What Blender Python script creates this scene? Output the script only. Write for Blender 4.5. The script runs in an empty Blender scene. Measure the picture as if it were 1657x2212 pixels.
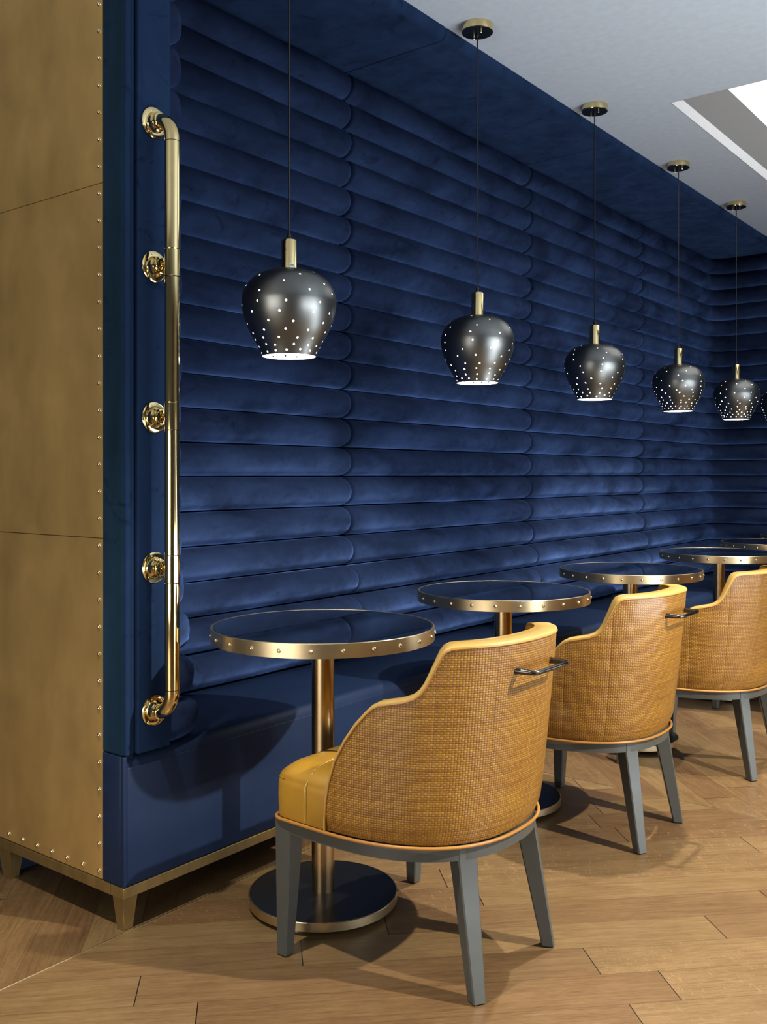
import bpy, bmesh, math, random
from mathutils import Vector, Matrix

random.seed(7)
PI = math.pi
SC = bpy.context.scene
COL = SC.collection

# ------------------------------------------------------------------ camera, world, exposure, lights
H = 1.15
cam_d = bpy.data.cameras.new('camera')
cam = bpy.data.objects.new('camera', cam_d)
COL.objects.link(cam)
SC.camera = cam
cam.location = (0, 0, H)
cam.rotation_euler = (PI / 2, 0, math.radians(37.73))
cam_d.sensor_fit = 'HORIZONTAL'
cam_d.sensor_width = 36
cam_d.lens = 2090 / 1657 * 36
cam_d.shift_y = -80 / 1657
cam_d.clip_start = 0.05

SC.view_settings.view_transform = 'Standard'
SC.view_settings.look = 'None'
SC.view_settings.gamma = 1
SC.view_settings.use_curve_mapping = False
SC.view_settings.exposure = 0.0
SC.cycles.max_bounces = 7
SC.cycles.diffuse_bounces = 3
SC.cycles.glossy_bounces = 4
SC.cycles.transmission_bounces = 4
SC.cycles.sample_clamp_indirect = 4
SC.cycles.caustics_reflective = False
SC.cycles.caustics_refractive = False

w = bpy.data.worlds.new('world')
SC.world = w
w.use_nodes = True
w.node_tree.nodes['Background'].inputs[0].default_value = (0.90, 0.95, 1.0, 1)
w.node_tree.nodes['Background'].inputs[1].default_value = 0.055


def lamp(name, kind, loc, energy, color=(1, 1, 1), target=None, **kw):
    d = bpy.data.lights.new(name, kind)
    d.energy = energy
    d.color = color
    for k, v in kw.items():
        setattr(d, k, v)
    o = bpy.data.objects.new(name, d)
    COL.objects.link(o)
    o.location = loc
    if target is not None:
        v = Vector(target) - Vector(loc)
        o.rotation_euler = v.to_track_quat('-Z', 'Y').to_euler()
    return o


WARM = (1.0, 0.95, 0.85)
COOL = (0.86, 0.94, 1.0)
# ceiling downlights above the row of chairs
for i, (x, y, e) in enumerate([(-1.6, 0.75, 260), (-1.2, 3.25, 330), (-1.2, 5.3, 260)]):
    lamp('downlight', 'SPOT', (x, y, 2.76), e, WARM, (x + 0.45, y - 0.1, 0), spot_size=math.radians(78), spot_blend=0.7, shadow_soft_size=0.03)
# track spots in the middle of the room aimed at the banquette
lamp('track_spot', 'SPOT', (1.2, 2.75, 2.7), 760, WARM, (-1.45, 2.5, 0.0), spot_size=math.radians(54), spot_blend=0.6, shadow_soft_size=0.03)
lamp('track_spot', 'SPOT', (1.2, 5.2, 2.7), 760, WARM, (-1.45, 5.2, 0.0), spot_size=math.radians(54), spot_blend=0.6, shadow_soft_size=0.03)
# added fill lights out of view, with no real fixture or window behind them
lamp('ceiling_fill', 'AREA', (1.5, 3.0, 1.1), 62, (0.86, 0.94, 1.0), (1.1, 3.0, 2.8), shape='RECTANGLE', size=0.7, size_y=4.5)  # added area light facing up, brightens the ceiling and soffit
lamp('low_wall_fill', 'AREA', (4.4, 2.9, 0.34), 165, COOL, (-2.4, 3.4, 0.9), shape='RECTANGLE', size=5.0, size_y=0.5)  # added low area light, brightens the lower half of each velvet roll
lamp('front_fill', 'AREA', (-1.5, -2.9, 0.8), 80, (1.0, 0.97, 0.90), (-2.4, 1.5, 0.8), shape='RECTANGLE', size=2.6, size_y=1.3)  # added area light behind the camera, brightens the brass end panel


# ------------------------------------------------------------------ node helpers
class NT:
    def __init__(self, name):
        self.m = bpy.data.materials.new(name)
        self.m.use_nodes = True
        self.t = self.m.node_tree
        self.n = self.t.nodes
        self.b = self.n['Principled BSDF']

    def add(self, typ, **kw):
        nd = self.n.new(typ)
        for k, v in kw.items():
            setattr(nd, k, v)
        return nd

    def link(self, a, b):
        self.t.links.new(a, b)

    def setin(self, nd, idx, v):
        if hasattr(v, 'is_output') or isinstance(v, bpy.types.NodeSocket):
            self.link(v, nd.inputs[idx])
        else:
            nd.inputs[idx].default_value = v

    def math(self, op, a, b=0.0, c=None):
        nd = self.add('ShaderNodeMath', operation=op)
        self.setin(nd, 0, a)
        self.setin(nd, 1, b)
        if c is not None:
            self.setin(nd, 2, c)
        return nd.outputs[0]

    def coords(self, out='Object'):
        return self.add('ShaderNodeTexCoord').outputs[out]

    def geo(self, out='Position'):
        return self.add('ShaderNodeNewGeometry').outputs[out]

    def sep(self, v):
        nd = self.add('ShaderNodeSeparateXYZ')
        self.link(v, nd.inputs[0])
        return nd.outputs

    def comb(self, x=0.0, y=0.0, z=0.0):
        nd = self.add('ShaderNodeCombineXYZ')
        for i, v in enumerate((x, y, z)):
            self.setin(nd, i, v)
        return nd.outputs[0]

    def mapping(self, v, scale=(1, 1, 1), rot=(0, 0, 0)):
        nd = self.add('ShaderNodeMapping')
        self.link(v, nd.inputs[0])
        nd.inputs['Scale'].default_value = scale
        nd.inputs['Rotation'].default_value = rot
        return nd.outputs[0]

    def noise(self, v, scale=5, detail=3, rough=0.5, dist=0.0):
        nd = self.add('ShaderNodeTexNoise')
        self.link(v, nd.inputs['Vector'])
        nd.inputs['Scale'].default_value = scale
        nd.inputs['Detail'].default_value = detail
        nd.inputs['Roughness'].default_value = rough
        nd.inputs['Distortion'].default_value = dist
        return nd.outputs[0]

    def ramp(self, v, stops):
        nd = self.add('ShaderNodeValToRGB')
        self.link(v, nd.inputs[0])
        cr = nd.color_ramp
        while len(cr.elements) < len(stops):
            cr.elements.new(0.5)
        for e, (p, c) in zip(cr.elements, stops):
            e.position = p
            e.color = (c, c, c, 1) if isinstance(c, (int, float)) else (*c, 1)
        return nd.outputs[0]

    def mix(self, f, a, b, mode='MIX'):
        nd = self.add('ShaderNodeMix', data_type='RGBA', blend_type=mode)
        self.setin(nd, 0, f)
        for i, v in ((6, a), (7, b)):
            if isinstance(v, bpy.types.NodeSocket):
                self.link(v, nd.inputs[i])
            else:
                nd.inputs[i].default_value = (*v, 1)
        return nd.outputs[2]

    def bump(self, h, strength=0.3, dist=0.01, normal=None):
        nd = self.add('ShaderNodeBump')
        self.link(h, nd.inputs['Height'])
        nd.inputs['Strength'].default_value = strength
        nd.inputs['Distance'].default_value = dist
        if normal is not None:
            self.link(normal, nd.inputs['Normal'])
        return nd.outputs[0]

    def set(self, **kw):
        for k, v in kw.items():
            name = k.replace('_', ' ')
            s = self.b.inputs.get(name) or self.b.inputs.get(k)
            if isinstance(v, bpy.types.NodeSocket):
                self.link(v, s)
            elif isinstance(v, tuple) and len(v) == 3 and s.type == 'RGBA':
                s.default_value = (*v, 1)
            else:
                s.default_value = v
        return self.m


# ------------------------------------------------------------------ materials
def mat_simple(name, color, rough=0.5, metal=0.0, **kw):
    n = NT(name)
    pos = n.coords()
    nz = n.noise(pos, 30, 3)
    c = n.mix(nz, tuple(x * 0.9 for x in color), tuple(min(1, x * 1.1) for x in color))
    return n.set(Base_Color=c, Roughness=rough, Metallic=metal, **kw)


def mat_velvet(name, base=(0.0150, 0.0262, 0.070), vertical=False):
    n = NT(name)
    p = n.geo('Position')
    sc = (1.0, 1.0, 2.4) if not vertical else (3, 3, 0.8)
    big = n.noise(n.mapping(p, sc), 3.0, 3, 0.55, 0.5)
    small = n.noise(n.mapping(p, (1, 1, 1.2)), 24, 3, 0.55, 0.6)
    marks = n.ramp(n.noise(n.mapping(p, (1, 1, 1.4)), 11, 4, 0.6, 1.2), [(0.31, 0.10), (0.40, 1.0)])
    f = n.math('ADD', n.math('MULTIPLY', big, 1.0), n.math('MULTIPLY', small, 0.22))
    f = n.ramp(f, [(0.43, 0.0), (0.84, 1.0)] if not vertical else [(0.2, 0.0), (1.0, 1.0)])
    dark = tuple(x * 0.66 for x in base)
    lite = (base[0] * 1.35, base[1] * 1.40, base[2] * 1.32)
    c = n.mix(f, dark, lite)
    c = n.mix(n.math('MULTIPLY', n.math('SUBTRACT', 1.0, marks), 0.6), c, tuple(x * 0.25 for x in base))
    hgt = n.math('ADD', n.noise(n.mapping(p, (1, 1, 1)), 9, 3), n.math('MULTIPLY', n.noise(p, 900, 1), 0.05))

    def raked(k):
        # the pile is stroked downwards, so its sheen normal leans down
        va = n.add('ShaderNodeVectorMath', operation='ADD')
        n.link(n.geo('Normal'), va.inputs[0])
        va.inputs[1].default_value = (0, 0, k)
        vn = n.add('ShaderNodeVectorMath', operation='NORMALIZE')
        n.link(va.outputs[0], vn.inputs[0])
        return n.bump(hgt, 0.25, 0.01, vn.outputs[0])

    n.set(Base_Color=c, Roughness=0.9, Normal=raked(0.9 if not vertical else 0.0), **{'Specular IOR Level': 0.06})
    sh = n.add('ShaderNodeBsdfSheen', distribution='MICROFIBER')
    tint = n.mix(f, (0.03, 0.062, 0.17), (0.17, 0.32, 0.82)) if not vertical else n.mix(f, (0.012, 0.025, 0.065), (0.07, 0.13, 0.30))
    n.link(tint, sh.inputs['Color'])
    sh.inputs['Roughness'].default_value = 0.42
    n.link(raked(-0.6 if not vertical else 0.0), sh.inputs['Normal'])
    ad = n.add('ShaderNodeAddShader')
    n.link(n.b.outputs[0], ad.inputs[0])
    n.link(sh.outputs[0], ad.inputs[1])
    n.link(ad.outputs[0], n.n['Material Output'].inputs[0])
    return n.m


def mat_leather(name, color, rough=0.42, grain=0.18, var=0.25, spec=0.5):
    n = NT(name)
    p = n.coords()
    big = n.ramp(n.noise(p, 6, 4, 0.6, 0.4), [(0.3, 0.0), (0.7, 1.0)])
    c = n.mix(big, tuple(x * (1 - var) for x in color), tuple(min(1, x * (1 + var)) for x in color))
    vor = n.add('ShaderNodeTexVoronoi')
    vor.inputs['Scale'].default_value = 420
    n.link(p, vor.inputs['Vector'])
    h = n.math('ADD', n.math('MULTIPLY', vor.outputs[0], 0.4), n.math('MULTIPLY', n.noise(p, 60, 3), 0.5))
    r = n.math('ADD', rough - 0.05, n.math('MULTIPLY', n.noise(p, 12, 3), 0.12))
    return n.set(Base_Color=c, Roughness=r, Normal=n.bump(h, grain, 0.002), **{'Specular IOR Level': spec})


def mat_brass_aged(name, color=(0.68, 0.435, 0.155), rough=0.52, streak=(1.3, 1.3, 0.9), var=0.22):
    n = NT(name)
    p = n.geo('Position')
    cloud = n.ramp(n.noise(n.mapping(p, streak), 4.5, 3.0, 0.55, 0.3), [(0.25, 0.0), (0.8, 1.0)])
    c = n.mix(cloud, tuple(x * (1 - var) for x in color), (color[0] * (1 + var), color[1] * (1 + var * 1.1), color[2] * (1 + var * 1.2)))
    scr = n.noise(n.mapping(p, (240, 240, 3)), 2.0, 4, 0.7)
    r = n.math('ADD', rough - 0.06, n.math('MULTIPLY', scr, 0.12))
    return n.set(Base_Color=c, Roughness=r, Metallic=0.82, Normal=n.bump(scr, 0.05, 0.002))


def mat_brushed(name, color, rough=0.3, axis='ring'):
    n = NT(name)
    p = n.coords()
    s = (3, 3, 420) if axis == 'ring' else (300, 300, 3)
    scr = n.noise(n.mapping(p, s), 2.0, 5, 0.7)
    cl = n.noise(p, 8, 3)
    c = n.mix(cl, tuple(x * 0.8 for x in color), tuple(min(1, x * 1.15) for x in color))
    r = n.math('ADD', rough - 0.05, n.math('MULTIPLY', scr, 0.12))
    return n.set(Base_Color=c, Roughness=r, Metallic=1.0, Normal=n.bump(scr, 0.12, 0.001))


def mat_floor():
    n = NT('oak_plank_floor')
    p = n.geo('Position')
    x, y, z = n.sep(p)
    X0, Y0 = -2.0, 3.34
    xr = n.math('SUBTRACT', x, X0)
    yr = n.math('SUBTRACT', y, Y0)
    xs = n.math('ABSOLUTE', xr)
    ys = n.math('ABSOLUTE', yr)
    zone = n.math('ADD', n.math('MULTIPLY', n.math('GREATER_THAN', xr, 0.0), 3.0), n.math('MULTIPLY', n.math('GREATER_THAN', yr, 0.0), 7.0))
    u = n.math('MULTIPLY', n.math('SUBTRACT', xs, ys), 0.70711)
    v = n.math('MULTIPLY', n.math('ADD', xs, ys), 0.70711)
    PW, PL = 0.127, 1.05
    v2 = n.math('DIVIDE', n.math('ADD', v, 0.02), PW)
    row = n.math('FLOOR', v2)
    fv = n.math('FRACT', v2)
    wn = n.add('ShaderNodeTexWhiteNoise', noise_dimensions='2D')
    n.link(n.comb(row, zone, 0.0), wn.inputs['Vector'])
    u2 = n.math('ADD', n.math('DIVIDE', u, PL), n.math('ADD', wn.outputs[0], 20.0))
    colm = n.math('FLOOR', u2)
    fu = n.math('FRACT', u2)
    wn2 = n.add('ShaderNodeTexWhiteNoise', noise_dimensions='3D')
    n.link(n.comb(row, colm, zone), wn2.inputs['Vector'])
    rnd = wn2.outputs[0]
    rc = n.sep(wn2.outputs[1])
    off = n.math('MULTIPLY', rnd, 40.0)
    gv = n.comb(n.math('ADD', n.math('MULTIPLY', u, 1.0), off), v, off)
    warp = n.noise(n.mapping(gv, (0.9, 5, 1)), 1.4, 2, 0.5)
    g1 = n.noise(n.comb(n.math('MULTIPLY', n.math('ADD', u, off), 3.0), n.math('ADD', n.math('MULTIPLY', v, 75), n.math('MULTIPLY', warp, 5.0)), off), 1.6, 4, 0.65, 0.25)
    g2 = n.noise(n.comb(n.math('MULTIPLY', n.math('ADD', u, off), 26.0), n.math('MULTIPLY', v, 620), off), 1.4, 3, 0.75)
    g3 = n.noise(n.comb(n.math('MULTIPLY', u, 5.0), n.math('MULTIPLY', v, 9), off), 1.2, 3, 0.6)
    # medullary ray flecks across the grain, only on some boards
    fl = n.noise(n.comb(n.math('MULTIPLY', n.math('ADD', u, off), 60.0), n.math('MULTIPLY', v, 22), off), 1.4, 3, 0.55, 1.8)
    fleck = n.math('MULTIPLY', n.ramp(fl, [(0.60, 0.0), (0.67, 1.0)]), n.ramp(rc[1], [(0.45, 0.0), (0.75, 1.0)]))
    g = n.math('ADD', n.math('ADD', n.math('MULTIPLY', g1, 0.34), n.math('MULTIPLY', g2, 0.46)), n.math('MULTIPLY', g3, 0.20))
    g = n.ramp(g, [(0.36, 0.0), (0.62, 1.0)])
    ca = n.mix(g, (0.112, 0.062, 0.024), (0.245, 0.152, 0.064))
    cb = n.mix(g, (0.086, 0.041, 0.017), (0.195, 0.112, 0.047))
    c = n.mix(n.ramp(rc[0], [(0.15, 0.0), (0.9, 1.0)]), ca, cb)
    c = n.mix(n.math('MULTIPLY', fleck, 0.5), c, (0.33, 0.21, 0.105))
    # joints between boards
    e1 = n.math('MINIMUM', fv, n.math('SUBTRACT', 1.0, fv))
    e2 = n.math('MINIMUM', fu, n.math('SUBTRACT', 1.0, fu))
    j1 = n.math('LESS_THAN', e1, 0.0075)
    j2 = n.math('LESS_THAN', e2, 0.0012)
    c = n.mix(n.math('MULTIPLY', j1, 0.55), c, (0.05, 0.028, 0.014))
    c = n.mix(j2, c, (0.006, 0.004, 0.003))
    jj = n.math('SUBTRACT', 1.0, n.math('MAXIMUM', j1, j2))
    hb = n.math('ADD', n.math('MULTIPLY', g, 0.08), jj)
    r = n.math('ADD', 0.30, n.math('MULTIPLY', g, 0.12))
    return n.set(Base_Color=c, Roughness=r, Normal=n.bump(hb, 0.35, 0.001), **{'Specular IOR Level': 0.45})


def mat_weave():
    n = NT('woven_mustard_raffia')
    uv = n.add('ShaderNodeUVMap').outputs[0]
    u, v, _ = n.sep(uv)
    CW, CH = 0.0068, 0.0052
    us = n.math('DIVIDE', u, CW)
    vs = n.math('DIVIDE', v, CH)
    iu, iv = n.math('FLOOR', us), n.math('FLOOR', vs)
    fu, fv = n.math('FRACT', us), n.math('FRACT', vs)
    su = n.math('SINE', n.math('MULTIPLY', fu, PI))
    sv = n.math('SINE', n.math('MULTIPLY', fv, PI))
    par = n.math('FRACT', n.math('MULTIPLY', n.math('ADD', iu, iv), 0.5))
    par = n.math('GREATER_THAN', par, 0.25)
    over = n.math('MULTIPLY', n.math('POWER', su, 0.5), n.math('POWER', sv, 0.35))
    under = n.math('MULTIPLY', n.math('MULTIPLY', n.math('POWER', sv, 0.6), n.math('POWER', su, 0.8)), 0.62)
    h = n.math('ADD', n.math('MULTIPLY', over, par), n.math('MULTIPLY', under, n.math('SUBTRACT', 1.0, par)))
    # strand-to-strand colour variation
    rowv = n.noise(n.comb(n.math('MULTIPLY', u, 3.5), n.math('MULTIPLY', iv, 0.83), 0.0), 1.0, 3, 0.7)
    colv = n.noise(n.comb(n.math('MULTIPLY', iu, 0.61), n.math('MULTIPLY', v, 5.0), 3.0), 1.0, 3, 0.7)
    wn = n.add('ShaderNodeTexWhiteNoise', noise_dimensions='2D')
    n.link(n.comb(iu, iv, 0.0), wn.inputs['Vector'])
    f = n.math('ADD', n.math('ADD', n.math('MULTIPLY', rowv, 0.72), n.math('MULTIPLY', colv, 0.30)), n.math('MULTIPLY', wn.outputs[0], 0.10))
    f = n.ramp(f, [(0.42, 0.0), (0.70, 1.0)])
    c = n.mix(f, (0.225, 0.088, 0.006), (0.43, 0.215, 0.020))
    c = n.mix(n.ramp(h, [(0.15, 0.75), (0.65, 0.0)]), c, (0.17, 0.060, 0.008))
    # padded vertical stitching lines give soft bulges
    ub = n.math('ABSOLUTE', n.math('SINE', n.math('MULTIPLY', u, PI / 0.135)))
    b1 = n.bump(n.math('POWER', ub, 0.35), 0.30, 0.012)
    b2 = n.bump(h, 0.75, 0.0016, b1)
    return n.set(Base_Color=c, Roughness=0.36, Normal=b2, **{'Specular IOR Level': 0.6, 'Coat Weight': 0.5, 'Coat Roughness': 0.16})


M = {}
M['velvet'] = mat_velvet('navy_velvet')
M['velvet_flat'] = mat_velvet('navy_velvet_flat', (0.012, 0.027, 0.074), True)
M['velvet_teal'] = mat_velvet('teal_velvet', (0.009, 0.026, 0.048), True)
M['leather_navy'] = mat_leather('navy_leather', (0.0086, 0.0190, 0.052), 0.46, 0.12, 0.10, 0.22)
M['leather_mustard'] = mat_leather('mustard_leather', (0.34, 0.175, 0.016), 0.40, 0.12, 0.22)
M['leather_pale'] = mat_leather('pale_mustard_leather', (0.48, 0.30, 0.075), 0.40, 0.15, 0.10)
M['thread'] = mat_simple('tan_thread', (0.62, 0.42, 0.16), 0.6)
M['thread_dark'] = mat_simple('seam_thread', (0.006, 0.010, 0.022), 0.8)
M['piping'] = mat_leather('orange_piping_leather', (0.38, 0.165, 0.028), 0.42, 0.1, 0.08)
M['weave'] = mat_weave()
M['brass_sheet'] = mat_brass_aged('aged_brass_sheet')
M['brass_strip'] = mat_brass_aged('aged_brass_strip', (0.36, 0.25, 0.10), 0.38, (6, 6, 2), 0.2)
M['brass_polish'] = mat_simple('polished_brass', (0.86, 0.68, 0.34), 0.07, 1.0)
M['brass_rivet'] = mat_simple('brass_rivet', (0.85, 0.72, 0.46), 0.16, 1.0)
M['brass_rim'] = mat_brushed('brushed_brass_rim', (0.66, 0.52, 0.31), 0.30, 'ring')
M['brass_pole'] = mat_simple('satin_brass_pole', (0.58, 0.41, 0.22), 0.24, 1.0)
M['shade_black'] = mat_simple('blackened_metal', (0.20, 0.205, 0.20), 0.36, 1.0)
M['shade_white'] = mat_simple('white_enamel', (0.92, 0.92, 0.9), 0.6)
M['black_plastic'] = mat_simple('black_plastic', (0.008, 0.008, 0.009), 0.35)
M['black_cap'] = mat_simple('black_canopy_plate', (0.010, 0.012, 0.016), 0.25)
M['black_base'] = mat_simple('blackened_steel', (0.012, 0.013, 0.014), 0.30, 0.3)
M['leg_wood'] = mat_simple('grey_stained_wood', (0.066, 0.069, 0.063), 0.34)
M['steel_dark'] = mat_simple('dark_steel', (0.10, 0.095, 0.085), 0.25, 1.0)
M['steel'] = mat_simple('zinc_steel', (0.6, 0.6, 0.6), 0.3, 1.0)
M['felt'] = mat_simple('brown_felt', (0.05, 0.02, 0.012), 0.9)
M['ceiling'] = mat_simple('painted_plaster_ceiling', (0.70, 0.80, 0.91), 0.6)
M['wall_plain'] = mat_simple('painted_plaster_wall', (0.42, 0.38, 0.32), 0.7)
M['wall_dark'] = mat_simple('dark_blue_board', (0.008, 0.018, 0.045), 0.8)
M['recess_white'] = mat_simple('white_gloss_lip', (0.55, 0.56, 0.57), 0.4)
M['recess_grey'] = mat_simple('grey_liner', (0.075, 0.072, 0.070), 0.5)
M['label_white'] = mat_simple('white_label', (0.8, 0.82, 0.85), 0.4)
M['label_ink'] = mat_simple('label_ink', (0.05, 0.05, 0.06), 0.5)
M['floor'] = mat_floor()
M['trim_brass'] = mat_simple('brass_inlay', (0.75, 0.66, 0.42), 0.35, 1.0)

n_ = NT('black_mirror_glass')
M['glass_black'] = n_.set(Base_Color=(0.004, 0.007, 0.015), Roughness=0.025, IOR=2.3, **{'Coat Weight': 0.3, 'Coat Roughness': 0.02})


def mat_emit(name, color, strength):
    n = NT(name)
    n.set(Base_Color=(0.8, 0.8, 0.8), Roughness=0.5)
    n.b.inputs['Emission Color'].default_value = (*color, 1)
    n.b.inputs['Emission Strength'].default_value = strength
    return n.m


M['panel_light'] = mat_emit('luminous_panel', (1.0, 1.0, 1.0), 1.3)
M['bulb'] = mat_emit('lamp_bulb', (1.0, 0.98, 0.92), 8.0)


# ------------------------------------------------------------------ object helpers
def tag(o, label=None, cat=None, group=None, kind=None):
    if label:
        o['label'] = label
    if cat:
        o['category'] = cat
    if group:
        o['group'] = group
    if kind:
        o['kind'] = kind
    return o


def thing(name, label, cat, loc=(0, 0, 0), group=None):
    o = bpy.data.objects.new(name, None)
    o.empty_display_size = 0.1
    COL.objects.link(o)
    o.location = loc
    return tag(o, label, cat, group)


def obj(name, bm, mat, parent=None, loc=None, sharp=35, smooth=True):
    """link bm as one mesh object; bm in the parent's local space"""
    me = bpy.data.meshes.new(name)
    bmesh.ops.recalc_face_normals(bm, faces=bm.faces)
    bm.to_mesh(me)
    bm.free()
    if smooth:
        for p in me.polygons:
            p.use_smooth = True
        me.set_sharp_from_angle(angle=math.radians(sharp))
    me.materials.append(M[mat])
    o = bpy.data.objects.new(name, me)
    COL.objects.link(o)
    if parent:
        o.parent = parent
    if loc is not None:
        o.location = loc
    return o


def struct(name, bm, mat, **kw):
    return tag(obj(name, bm, mat, **kw), kind='structure')


def B():
    return bmesh.new()


def box(bm, x0, x1, y0, y1, z0, z1, bevel=0.0, seg=2):
    r = bmesh.ops.create_cube(bm, size=1)
    vs = r['verts']
    for v in vs:
        v.co = Vector(((x0 + x1) / 2 + v.co.x * (x1 - x0), (y0 + y1) / 2 + v.co.y * (y1 - y0), (z0 + z1) / 2 + v.co.z * (z1 - z0)))
    if bevel > 0:
        es = list({e for v in vs for e in v.link_edges})
        bmesh.ops.bevel(bm, geom=es, offset=bevel, segments=seg, affect='EDGES', profile=0.5)
    return bm


def loft(bm, rings, closed=True, cap0=False, cap1=False):
    """rings: lists of Vectors, equal length; returns vert rings"""
    vr = [[bm.verts.new(p) for p in r] for r in rings]
    n = len(vr[0])
    for a, b in zip(vr[:-1], vr[1:]):
        for i in range(n if closed else n - 1):
            j = (i + 1) % n
            try:
                bm.faces.new((a[i], a[j], b[j], b[i]))
            except ValueError:
                pass
    if cap0:
        bm.faces.new(list(reversed(vr[0])))
    if cap1:
        bm.faces.new(vr[-1])
    return vr


def lathe(bm, prof, seg=32, axis='Z', origin=(0, 0, 0), caps=(True, True)):
    """prof: list of (r, h)"""
    rings = []
    o = Vector(origin)
    for r, h in prof:
        ring = []
        for i in range(seg):
            a = 2 * PI * i / seg
            c, s = math.cos(a) * r, math.sin(a) * r
            if axis == 'Z':
                p = Vector((c, s, h))
            elif axis == 'X':
                p = Vector((h, c, s))
            else:
                p = Vector((s, h, c))
            ring.append(o + p)
        rings.append(ring)
    loft(bm, rings, True, caps[0], caps[1])
    return bm


def tube(bm, pts, r, seg=14, caps=True):
    pts = [Vector(p) for p in pts]
    rings = []
    up = None
    for i, p in enumerate(pts):
        t = (pts[min(i + 1, len(pts) - 1)] - pts[max(i - 1, 0)]).normalized()
        if up is None:
            up = Vector((0, 0, 1)) if abs(t.z) < 0.9 else Vector((0, 1, 0))
            u = t.cross(up).normalized()
        else:
            u = (u - t * u.dot(t)).normalized()
        v = t.cross(u)
        rr = r[i] if isinstance(r, (list, tuple)) else r
        rings.append([p + u * math.cos(2 * PI * k / seg) * rr + v * math.sin(2 * PI * k / seg) * rr for k in range(seg)])
    loft(bm, rings, True, caps, caps)
    return bm


def dome(bm, centre, normal, r, h, seg=12):
    """small rivet dome standing on a surface"""
    nrm = Vector(normal).normalized()
    a = Vector((0, 0, 1)) if abs(nrm.z) < 0.9 else Vector((1, 0, 0))
    u = nrm.cross(a).normalized()
    v = nrm.cross(u)
    c = Vector(centre)
    rings = []
    for k in range(5):
        t = k / 4.6 * PI / 2
        rr, hh = r * math.cos(t), h * math.sin(t)
        rings.append([c + nrm * (hh - 0.0005) + u * math.cos(2 * PI * i / seg) * rr + v * math.sin(2 * PI * i / seg) * rr for i in range(seg)])
    loft(bm, rings, True, True, True)
    return bm


def kids(o):
    return [c for c in bpy.data.objects if c.parent == o]


def copy_tree(o, parent=None):
    c = o.copy()
    COL.objects.link(c)
    if parent is not None:
        c.parent = parent
    for ch in kids(o):
        copy_tree(ch, c)
    return c


# ------------------------------------------------------------------ room shell
CEIL = 2.80
FX0, FX1, FY0, FY1 = -4.2, 5.2, -3.4, 7.6
struct('floor', box(B(), FX0, FX1, FY0, FY1, -0.08, 0.0), 'floor', smooth=False)
struct('trim_1', box(B(), -2.0018, -1.9982, FY0 + 0.01, 7.15, -0.002, 0.0012), 'trim_brass', smooth=False)
struct('trim_2', box(B(), -1.9982, FX1 - 0.2, 3.3382, 3.3418, -0.002, 0.0012), 'trim_brass', smooth=False)

# ceiling with the recess for the luminous panel
RX0, RX1, RY0, RY1 = -1.62, 0.6, 4.17, 6.9
bm = B()
box(bm, FX0, RX0, FY0, FY1, CEIL, CEIL + 0.056)
box(bm, RX1, FX1, FY0, FY1, CEIL, CEIL + 0.056)
box(bm, RX0, RX1, FY0, RY0, CEIL, CEIL + 0.056)
box(bm, RX0, RX1, RY1, FY1, CEIL, CEIL + 0.056)
struct('ceiling', bm, 'ceiling', smooth=False)
bm = B()
t_ = 0.004
box(bm, RX0, RX0 + t_, RY0, RY1, CEIL, CEIL + 0.056)
box(bm, RX1 - t_, RX1, RY0, RY1, CEIL, CEIL + 0.056)
box(bm, RX0 + t_, RX1 - t_, RY0, RY0 + t_, CEIL, CEIL + 0.056)
box(bm, RX0 + t_, RX1 - t_, RY1 - t_, RY1, CEIL, CEIL + 0.056)
struct('trim_3', bm, 'recess_white', smooth=False)
bm = B()
zt = CEIL + 0.33
g_ = 0.02
box(bm, RX0 - g_ - 0.02, RX0 - g_, RY0 - g_, RY1 + g_, CEIL + 0.056, zt)
box(bm, RX1 + g_, RX1 + g_ + 0.02, RY0 - g_, RY1 + g_, CEIL + 0.056, zt)
box(bm, RX0 - g_, RX1 + g_, RY0 - g_ - 0.02, RY0 - g_, CEIL + 0.056, zt)
box(bm, RX0 - g_, RX1 + g_, RY1 + g_, RY1 + g_ + 0.02, CEIL + 0.056, zt)
struct('trim_4', bm, 'recess_grey', smooth=False)
o = obj('luminous_ceiling_panel', box(B(), RX0 - g_, RX1 + g_, RY0 - g_, RY1 + g_, zt, zt + 0.02), 'panel_light', smooth=False)
tag(o, 'bright white luminous panel set inside the rectangular ceiling recess', 'ceiling light')

struct('wall_left', box(B(), -2.72, -2.56, 1.56, 7.6, 0, CEIL), 'wall_dark', smooth=False)
struct('wall_back', box(B(), -2.56, FX1, 7.30, 7.6, 0, CEIL), 'wall_dark', smooth=False)
struct('wall_right', box(B(), FX1 - 0.15, FX1, FY0, 7.30, 0, CEIL), 'wall_plain', smooth=False)

# ------------------------------------------------------------------ channel-tufted velvet wall
SEAMX = -2.507
ZB = [0.44 + 0.1174 * i for i in range(7)] + [1.1445 + 0.115 * i for i in range(1, 15)]
ZB[6] = 1.1445
OUT = {0: 0.062, 1: 0.046, 2: 0.030, 3: 0.010}


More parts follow.
